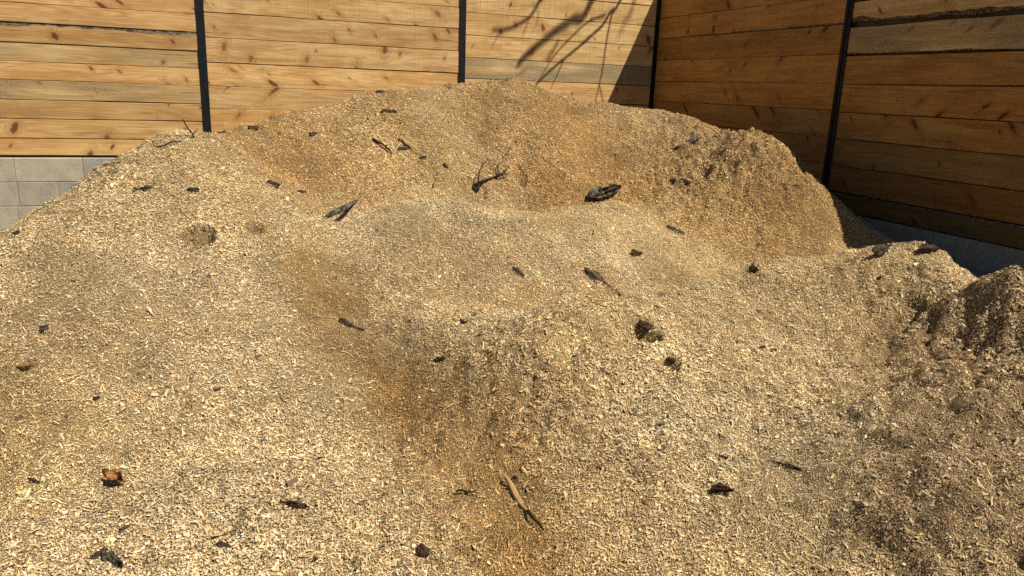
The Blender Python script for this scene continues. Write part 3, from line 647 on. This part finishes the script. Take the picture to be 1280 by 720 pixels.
cs = [(top - 0.609 + 0.2, joints(-1.3, 0.406, L0, L1)), (0.203, joints(0, 0.406, L0, L1, (-1.505, -1.12, -0.71))),
      (0.203, joints(0, 0.406, L0, L1, (-1.485, -1.19, -0.78))), (0.203, joints(0, 0.406, L0, L1, (-1.49, -0.985, -0.66)))]
o = block_wall('block_wall', '', (0, DW - 0.045, -0.2), lambda a, d, z: (a, d, z), 0, cs, tb)
tag(o, 'low grey concrete block wall under the sunlit board fence', 'wall')
rt = CAMZ - 0.8575
cs = [(rt - 0.406 + 0.2, joints(0, 0.406, -3.5, 7.43)), (0.203, joints(0.1, 0.406, -3.5, 7.43)), (0.203, joints(0.3, 0.406, -3.5, 7.43))]
o = block_wall('block_wall', '', (XR + 0.004, 0, -0.2), lambda a, d, z: (d, a, z), 0, cs, lambda a, z: (0.80, 0.765, 0.71))
tag(o, 'low grey concrete wall in shadow under the right board fence', 'wall')

# ---------------------------------------------------------------- the heap
x0, x1, y0, y1, dg = -3.0, XR - 0.037, 0.1, DW - 0.047, 0.0135
gx = np.linspace(x0, x1, int((x1 - x0) / dg)); gy = np.linspace(y0, y1, int((y1 - y0) / dg))
GX, GY = np.meshgrid(gx, gy)
H = pile_height(GX, GY)
hx, hy = gx[1] - gx[0], gy[1] - gy[0]
DY, DX = np.gradient(H, hy, hx)

def samp(arr, x, y):
    fx = np.clip((x - x0) / hx, 0, len(gx) - 1.001); fy = np.clip((y - y0) / hy, 0, len(gy) - 1.001)
    i, j = fx.astype(int), fy.astype(int); a, b = fx - i, fy - j
    return (arr[j, i] * (1 - a) + arr[j, i + 1] * a) * (1 - b) + (arr[j + 1, i] * (1 - a) + arr[j + 1, i + 1] * a) * b
def ground_at(x, y): return float(samp(H, np.array([x]), np.array([y]))[0])
Hs = H.copy()
for k in range(10):
    q = np.pad(Hs, 1, mode='edge'); Hs = (q[1:-1, :-2] + q[1:-1, 2:] + q[:-2, 1:-1] + q[2:, 1:-1]) / 4
SDY, SDX = np.gradient(Hs, hy, hx)
def normal_at(x, y):
    n = np.array([-samp(SDX, np.array([x]), np.array([y]))[0], -samp(SDY, np.array([x]), np.array([y]))[0], 1.0])
    return n / np.linalg.norm(n)

def poly_mask(x, y, poly, soft):
    """1 inside a ground-plan outline, 0 outside, with a broken soft edge"""
    d = seg_dist(x, y, list(poly) + [poly[0]]); ins = np.zeros(len(x), bool)
    for (ax, ay), (bx, by) in zip(poly, list(poly[1:]) + [poly[0]]):
        c = (ay > y) != (by > y)
        ins ^= c & (x < (bx - ax) * (y - ay) / ((by - ay) if by != ay else 1e-9) + ax)
    return np.clip(0.5 + np.where(ins, d, -d) / soft, 0, 1)

def heap_tint(x, y, jit=None):
    """heap colour from place to place: rotted streak, browner mass behind, darker damp broken bank, sunlit crests painted paler, shaded hollows browner"""
    n = len(x); t = np.ones((n, 3))
    def blend(m, c):
        if jit is not None: m = np.clip(m * jit, 0, 1)
        t[:] = t * (1 - m[:, None]) + t * np.array(c) * m[:, None]
    wx = x + 0.09 * fbm(x * 4, y * 4, 71, 4); wy = y + 0.09 * fbm(x * 4, y * 4, 72, 4)
    br = np.clip(fbm(x * 6, y * 6, 77, 4) * 1.1 + 0.85, 0.35, 1)
    blend(poly_mask(wx, wy, P_BACK, 0.14) * np.clip(fbm(x * 4, y * 4, 78, 3) * 0.9 + 0.85, 0.5, 1), (0.83, 0.735, 0.60))
    d = seg_dist(wx, wy, STREAK)
    blend(np.clip(1.0 * np.exp(-(d / 0.165) ** 2), 0, 1) * np.clip(br + .15, 0, 1), (0.85, 0.72, 0.55))
    blend(np.clip(zone(wx, wy, Z_BROWN), 0, 1) * br, (0.84, 0.74, 0.60))  # brown patches; shade in the hollows is painted here too
    blend(np.clip(zone(wx, wy, Z_GOLD), 0, 1), (1.08, 0.98, 0.86))
    blend(np.clip(zone(wx, wy, Z_PALE), 0, 1), (1.14, 1.14, 1.10))  # pale patches, with sunlight on the crests painted into the colour
    blend(np.clip(zone(wx, wy, Z_GREY), 0, 1) * br, (0.88, 0.86, 0.87))
    blend(poly_mask(wx, wy, P_BANK, 0.16) * 0.9, (0.80, 0.77, 0.76))
    big = 1 + 0.26 * fbm(x * 1.7, y * 1.7, 81, 3) + 0.30 * fbm(x * 8, y * 8, 82, 4)
    warm = 0.22 * fbm(x * 1.1 + 5, y * 1.1, 85, 3)
    t *= big[:, None]; t[:, 1] *= 1 - 0.35 * warm; t[:, 2] *= 1 - warm
    return np.clip(t, 0.2, 1.5)

ix = np.arange(H.size).reshape(H.shape)
keep = H > -0.17
kf = (keep[:-1, :-1] | keep[:-1, 1:] | keep[1:, 1:] | keep[1:, :-1]).ravel()
F = np.stack([ix[:-1, :-1].ravel(), ix[:-1, 1:].ravel(), ix[1:, 1:].ravel(), ix[1:, :-1].ravel()], 1)[kf]
V = np.stack([GX.ravel(), GY.ravel(), H.ravel()], 1)
me = quads_mesh('wood_chip_heap', V, F)
tc = heap_tint(GX.ravel(), GY.ravel()) * np.array([0.46, 0.308, 0.130])
point_color(me, 'tint', np.concatenate([tc, np.ones((len(tc), 1))], 1))
me.polygons.foreach_set('use_smooth', np.ones(len(me.polygons), bool))
heap = link('wood_chip_heap', me, M['dust'])
tag(heap, 'large heap of tan wood chips and sawdust piled against the board fences', 'heap')

def make_chips(count):
    n = count * 3
    x = rng.uniform(-1.9, x1 - 0.01, n); y = rng.uniform(0.7, 7.3, n)
    dist = np.hypot(x, y); ang = np.degrees(np.arctan2(x, y))
    g = np.sqrt(1 + samp(SDX, x, y) ** 2 + samp(SDY, x, y) ** 2)
    wgt = g * np.where((ang > -24) & (ang < 66), 1.0, 0.12) * np.where(y > 6.2, 0.2, 1.0) * np.where(dist < 2.6, 1.15, 1.0) * (samp(H, x, y) > -0.11)
    s = rng.random(n) * 1.9 < wgt
    x, y = x[s][:count], y[s][:count]; n = len(x); dist = np.hypot(x, y)
    # chips bind into crumbs a few centimetres across, drawn out down the slope
    rg = 0.0029 + 0.0175 * np.clip(zone(x, y, ROUGH), 0, 1) + 0.004 * np.clip(fbm(x * 2.3, y * 2.3, 133, 2) * 2, 0, 1)
    gxs, gys = samp(SDX, x, y), samp(SDY, x, y); gl = np.hypot(gxs, gys) + 0.15
    def crumb(x, y):
        return fbm(x * 42, y * 42, 131, 3) + 0.6 * fbm(x * 15, y * 15, 137, 2)
    e = 0.004
    c0 = crumb(x, y); cx_ = (crumb(x + e, y) - c0) / e * rg; cy_ = (crumb(x, y + e) - c0) / e * rg
    z = samp(H, x, y) + c0 * rg + 0.004
    nr = np.stack([-samp(DX, x, y) - cx_, -samp(DY, x, y) - cy_, np.ones(n)], 1)
    nr /= np.linalg.norm(nr, axis=1)[:, None]
    nr += rng.normal(0, 0.22, (n, 3)); nr /= np.linalg.norm(nr, axis=1)[:, None]
    a = rng.normal(0, 1, (n, 3)); a -= (a * nr).sum(1)[:, None] * nr; a /= np.linalg.norm(a, axis=1)[:, None]
    b = np.cross(nr, a)
    fine = np.clip(np.exp(-(seg_dist(x, y, STREAK) / 0.22) ** 2) + zone(x, y, Z_PALE) * 0.45, 0, 1)
    L = np.clip(rng.lognormal(math.log(0.0034), 0.54, n) * np.exp(0.6 * fbm(x * 1.9, y * 1.9, 151, 3)), 0.0024, 0.024) * (1 + 0.3 * np.clip(zone(x, y, ROUGH), 0, 1)) * (1 - 0.38 * fine)
    pk = rng.choice(7, n, p=[.27, .32, .19, .10, .035, .057, .028])
    L = np.where(pk == 6, L * 1.7, L)
    W = L * rng.uniform(0.22, 0.68, n)
    sp = rng.random(n) < 0.014; L = np.where(sp, rng.uniform(0.014, 0.036, n), L); W = np.where(sp, L * rng.uniform(0.08, 0.17, n), W)
    bend = L * rng.normal(0, 0.10, n); lift = rng.uniform(-0.001, 0.0035, n)
    P = np.stack([x, y, z], 1) + nr * lift[:, None]
    V = np.empty((n, 6, 3), np.float32)
    for k, (s, t) in enumerate(((-.5, -.5), (0, -.5), (.5, -.5), (.5, .5), (0, .5), (-.5, .5))):
        s_ = s * rng.uniform(0.75, 1.15, n) if s else rng.uniform(-0.1, 0.1, n)
        t_ = t * rng.uniform(0.45, 1.25, n)
        V[:, k] = P + a * (s_ * L)[:, None] + b * (t_ * W)[:, None] + nr * (bend if s == 0 else -bend)[:, None]
    i = np.arange(n)[:, None] * 6
    F = np.concatenate([i + np.array([[0, 1, 4, 5]]), i + np.array([[1, 2, 3, 4]])], 0)
    pal = np.array([[.735, .555, .300], [.66, .465, .222], [.58, .385, .168], [.42, .255, .107], [.81, .67, .44], [.52, .405, .255], [.13, .082, .046]])
    k = pk
    col = pal[k] * rng.uniform(0.78, 1.15, n)[:, None] * heap_tint(x, y, rng.uniform(0.25, 1.55, n))
    col = np.clip(col, 0.01, 0.82)
    me = quads_mesh('loose_chips', V.reshape(-1, 3), F)
    point_color(me, 'tint', np.repeat(np.concatenate([col, np.ones((n, 1))], 1), 6, axis=0))
    o = link('loose_chips', me, M['chip'], heap); o['kind'] = 'stuff'
make_chips(CHIPS)

# ---------------------------------------------------------------- bark, twigs and splinters on the heap
def frame(ax, ay, bx, by, roll):
    za, zb = ground_at(ax, ay), ground_at(bx, by)
    a, b = np.array([ax, ay, za]), np.array([bx, by, zb]); c = (a + b) / 2
    X = b - a; L = np.linalg.norm(X); X /= L
    nz = normal_at(c[0], c[1]); nz -= nz.dot(X) * X; nz /= np.linalg.norm(nz)
    Y = np.cross(nz, X); r = R(roll)
    Y2 = Y * math.cos(r) + nz * math.sin(r); Z2 = np.cross(X, Y2)
    c[2] = max(c[2], ground_at(c[0], c[1]))
    return c, X, Y2, Z2, L, nz

def place(o, c, X, Y, Z):
    o.matrix_world = Matrix(((X[0], Y[0], Z[0], c[0]), (X[1], Y[1], Z[1], c[1]), (X[2], Y[2], Z[2], c[2]), (0, 0, 0, 1)))

def slab_mesh(name, L, W, T, curl, seed, point=0.0, ridged=0.0):
    """a split piece: ragged outline, cupped across, uneven top and bottom"""
    r = random.Random(seed); nu, nv = 14, 6; top, bot = [], []
    e1 = [r.uniform(-1, 1) for _ in range(nu + 1)]; e2 = [r.uniform(-1, 1) for _ in range(nu + 1)]
    ph = r.uniform(0, 6)
    for i in range(nu + 1):
        s = i / nu
        wl = math.sin(math.pi * min(1, (s + 0.07) / 0.35) * 0.5) if s < 0.28 else 1.0
        wr = 1 - point * max(0, (s - 0.25) / 0.75) - (1 - point) * (0.55 * max(0, (s - 0.8) / 0.2))
        hw = W / 2 * max(0.12, wl * wr)
        ta, ba = [], []
        for j in range(nv + 1):
            t = j / nv * 2 - 1
            yy = t * hw * (1 + 0.30 * (e1[i] if t > 0 else e2[i]) * abs(t))
            xx = (s - 0.5) * L + 0.05 * L * (r.uniform(-1, 1) if i in (0, nu) else 0.2 * r.uniform(-1, 1))
            cz = -curl * W * (t * t) + 0.08 * W * math.sin(s * 4 + ph)
            tk = T / 2 * (0.55 + 0.45 * (1 - t * t)) * (0.6 if i in (0, nu) else 1)
            rg = ridged * T * (math.sin(t * 9 + ph + 2 * s) * 0.4 + r.uniform(-.5, .5))
            ta.append((xx, yy, cz + tk + r.uniform(-.12, .12) * T + rg)); ba.append((xx, yy, cz - tk + r.uniform(-.12, .12) * T))
        top.append(ta); bot.append(ba)
    bm = bmesh.new(); tv = [[bm.verts.new(q) for q in row] for row in top]; bv = [[bm.verts.new(q) for q in row] for row in bot]
    for i in range(nu):
        for j in range(nv):
            bm.faces.new((tv[i][j], tv[i + 1][j], tv[i + 1][j + 1], tv[i][j + 1]))
            bm.faces.new((bv[i][j], bv[i][j + 1], bv[i + 1][j + 1], bv[i + 1][j]))
        for j, s in ((0, 1), (nv, -1)):
            bm.faces.new((tv[i][j], bv[i][j], bv[i + 1][j], tv[i + 1][j]))
    for i in (0, nu):
        for j in range(nv): bm.faces.new((tv[i][j], tv[i][j + 1], bv[i][j + 1], bv[i][j]))
    bmesh.ops.recalc_face_normals(bm, faces=bm.faces)
    me = bpy.data.meshes.new(name); bm.to_mesh(me); bm.free()
    return me

def tube(bm, pts, rad, sides=6, close=True):
    rings = []
    for i, p in enumerate(pts):
        p = Vector(p); d = (Vector(pts[min(i + 1, len(pts) - 1)]) - Vector(pts[max(i - 1, 0)])).normalized()
        u = d.orthogonal().normalized() if i == 0 else (u - d * u.dot(d)).normalized()
        v = d.cross(u)
        rings.append([bm.verts.new(p + (u * math.cos(2 * math.pi * k / sides) + v * math.sin(2 * math.pi * k / sides)) * rad[i]) for k in range(sides)])
    for a, b in zip(rings[:-1], rings[1:]):
        for k in range(sides): bm.faces.new((a[k], a[(k + 1) % sides], b[(k + 1) % sides], b[k]))
    bm.faces.new(rings[0][::-1]); bm.faces.new(rings[-1])

def wavy(L, n, curl, seed, up=0.0):
    r = random.Random(seed); ph = r.uniform(0, 6); out = []
    for i in range(n):
        s = i / (n - 1)
        out.append(((s - .5) * L, curl * L * 0.35 * math.sin(s * 5 + ph) + r.uniform(-.02, .02) * L, up * s + 0.04 * L * math.sin(s * 7 + ph)))
    return out

def bm_obj(bm, name, mat):
    bmesh.ops.recalc_face_normals(bm, faces=bm.faces)
    me = bpy.data.meshes.new(name); bm.to_mesh(me); bm.free()
    return link(name, me, mat)

GROUPS = {'bark': 'bark pieces scattered over the chip heap', 'twig': 'twigs lying on the chip heap', 'splinter': 'splinters lying on the chip heap', 'stalk': 'thin stalks on the chip heap'}
for di, (kind, name, cat, label, A_, B_, wd, th, roll, lift, curl, mat) in enumerate(DEBRIS):
    if kind == 'twigup':
        za = ground_at(*A_) - 0.02; a = Vector((*A_, za)); b = Vector(B_)
        bm = bmesh.new(); pts = [a.lerp(b, s) - a + Vector((0.012 * math.sin(s * 5), 0, 0.008 * math.sin(s * 9))) for s in (0, .2, .4, .6, .8, 1)]
        tube(bm, pts, [.0045, .0042, .0038, .0034, .003, .002]); tube(bm, [pts[2], pts[2] + Vector((.03, 0, .03))], [.003, .0015], 5)
        o = bm_obj(bm, name, M[mat]); o.location = a
    else:
        c, X, Y, Z, L, nz = frame(*A_, *B_, roll)
        if kind == 'slab':
            if roll < 28: wd *= 1.12
            if name == 'bark_piece': L *= 0.9; th *= 0.85
            pt = 0.85 if mat == 'bark_tri' or 'pointed' in label or 'tapering' in label or 'wedge' in label else rnd.choice((0.15, 0.3, 0.5))
            T = min(th, wd * 0.6) if wd < 0.03 else th
            L = max(L, wd * 0.9); c = c - nz * 0.003 * (name == 'bark_piece')
            me = slab_mesh(name, L, max(wd, 0.012), T, curl, 100 + di, pt, 0.8 if mat == 'bark_grey' else 0.35)
            o = link(name, me, M[mat])
            c = c + nz * (lift * 0.55 + 0.004)
        elif kind == 'leaf':
            bm = bmesh.new(); rows = []
            for i in range(19):
                s = i / 18; hw = wd * 0.42 * math.sin(math.pi * min(1, s * 1.02)) ** 0.6 * (1 + 0.20 * math.sin(s * 23)) + 0.001
                row = []
                for j in range(9):
                    t = j / 4 - 1
                    row.append(bm.verts.new(((s - .5) * L * 0.95 + 0.12 * L * abs(t), t * hw * (1 - .25 * abs(t)), 0.30 * wd * abs(t) ** 1.5 * (1.3 if t > 0 else 0.5) + 0.22 * wd * math.sin(s * 6 + t * 2) + rnd.uniform(-.0012, .0012))))
                rows.append(row)
            for i in range(18):
                for j in range(8): bm.faces.new((rows[i][j], rows[i + 1][j], rows[i + 1][j + 1], rows[i][j + 1]))
            o = bm_obj(bm, name, M[mat]); mo = o.modifiers.new('thickness', 'SOLIDIFY'); mo.thickness = 0.0008; c = c + nz * 0.022
            bm = bmesh.new(); tube(bm, [(-L * .45, 0, .004), (0, 0, .004), (L * .45, 0, -.004), (L * .7, .006, -.008)], [.0012, .001, .0008, .0008], 5)
            st = bm_obj(bm, 'leaf_stalk', M['brown_wood']); st.parent = o
        elif kind == 'splinter':
            L = max(L, 0.02)
            bm = bmesh.new(); pts = wavy(L, 9, curl, di)
            tube(bm, pts, [wd * .10, wd * .34, wd * .46, wd * .48, wd * .40, wd * .30, wd * .25, wd * .24, wd * .10], 6)
            for v in bm.verts: v.co.z *= 0.55
            o = bm_obj(bm, name, M[mat]); c = c + nz * (lift + 0.004)
            if 'dark lower end' in label:
                o.data.materials.append(M['charred'])
                for pl in o.data.polygons:
                    if pl.center.x > L * (0.10 + 0.10 * math.sin(pl.index * 1.9)): pl.material_index = 1
        elif kind == 'twig':
            bm = bmesh.new(); pts = wavy(L, 8, curl, di); rr = max(.0022, wd * .5)
            tube(bm, pts, [rr * (1 - .07 * k) for k in range(8)]); tube(bm, [pts[4], Vector(pts[4]) + Vector((L * .12, L * .1, .006))], [rr * .7, rr * .35], 5)
            o = bm_obj(bm, name, M[mat]); c = c + nz * (lift + 0.004)
        else:      # forked branchlet with an upright shoot
            bm = bmesh.new(); pts = wavy(L, 9, .12, di); tube(bm, pts, [.011, .010, .009, .008, .007, .006, .005, .004, .003])
            tube(bm, [pts[4], (L * .12, -.03, .006), (L * .30, -.05, .0)], [.006, .005, .003], 5)
            tube(bm, [pts[5], (L * .22, .04, .010), (L * .36, .05, .004)], [.005, .004, .002], 5)
            tube(bm, [pts[1], (-L * .48, .02, -.01), (-L * .54, .03, -.02)], [.01, .008, .005], 5)
            o = bm_obj(bm, name, M[mat]); c = c + nz * .026
            me = slab_mesh('bark_clump', .085, .05, .025, .2, 55, .3, .5); q = link('bark_clump', me, M['bark_dark'], o); q.location = (-L * .46, 0, .004)
            bm = bmesh.new(); q0 = Vector((-L * .42, 0, .01)); iw = Matrix((X, Y, Z))
            up = [(0, 0, 0), (-.005, .0, .05), (.005, 0, .10), (.035, .0, .15), (.065, .0, .185)]
            tube(bm, [q0 + iw @ Vector(k) for k in up], [.005, .0045, .004, .0035, .002])
            q = bm_obj(bm, 'shoot', M['twig_dark']); q.parent = o
        place(o, c, X, Y, Z)
    tag(o, label, cat, GROUPS.get(cat))

# ---------------------------------------------------------------- the bare tree outside the right fence, whose shadow lies on the boards
def on_wall(X, z, t): return Vector((X, DW, z + CAMZ)) + Vector(SUN) * t
tr = empty('bare_tree', (7.0, 5.15, 0))
tag(tr, 'leafless tree outside the right fence throwing branch shadows on the boards', 'tree')
bm = bmesh.new()
T0 = Vector((7.0, 5.15, 0)); trunk = [Vector((0, 0, -.1)), Vector((.04, .02, 1.2)), Vector((-.03, .0, 2.6)), Vector((-.02, .05, 4.0)), Vector((.05, 0, 5.6)), Vector((.08, 0, 7.4)), Vector((.05, 0, 9.4)), Vector((.0, -.05, 11.0))]
tube(bm, trunk, [.17, .14, .125, .11, .09, .075, .05, .03], 12)
o = bm_obj(bm, 'trunk', M['bark_grey']); o.parent = tr
def smooth_line(pts, k=5):
    out = []
    for i in range(len(pts) - 1):
        p0, p1, p2, p3 = (pts[max(i - 1, 0)], pts[i], pts[i + 1], pts[min(i + 2, len(pts) - 1)])
        for s in range(k):
            t = s / k
            out.append(0.5 * ((2 * p1) + (p2 - p0) * t + (2 * p0 - 5 * p1 + 4 * p2 - p3) * t * t + (3 * p1 - p0 - 3 * p2 + p3) * t ** 3))
    out.append(pts[-1]); return out
for bi, (pts, t, ra, rb, root) in enumerate(BRANCHES):
    q = [on_wall(X, z, t * (1 + 0.03 * math.sin(i * 1.3 + bi))) for i, (X, z) in enumerate(pts)]
    if root is not None:
        a = T0 + Vector((0.02, 0, root))
        q = [a, a.lerp(q[0], .45) + Vector((0, 0, .35))] + q
    q = [v - T0 for v in smooth_line(q)]
    bm = bmesh.new(); n = len(q)
    tube(bm, q, [ra + (rb - ra) * i / (n - 1) for i in range(n)], 7)
    o = bm_obj(bm, 'branch', M['bark_grey']); o.parent = tr

# ---------------------------------------------------------------- picture settings
sc = bpy.context.scene
sc.view_settings.view_transform = 'Standard'; sc.view_settings.look = 'None'
sc.view_settings.exposure = EXPOSURE; sc.view_settings.gamma = 1.0
sc.view_settings.use_curve_mapping = False
sc.cycles.max_bounces = 6; sc.cycles.diffuse_bounces = 2
sc.cycles.use_denoising = False
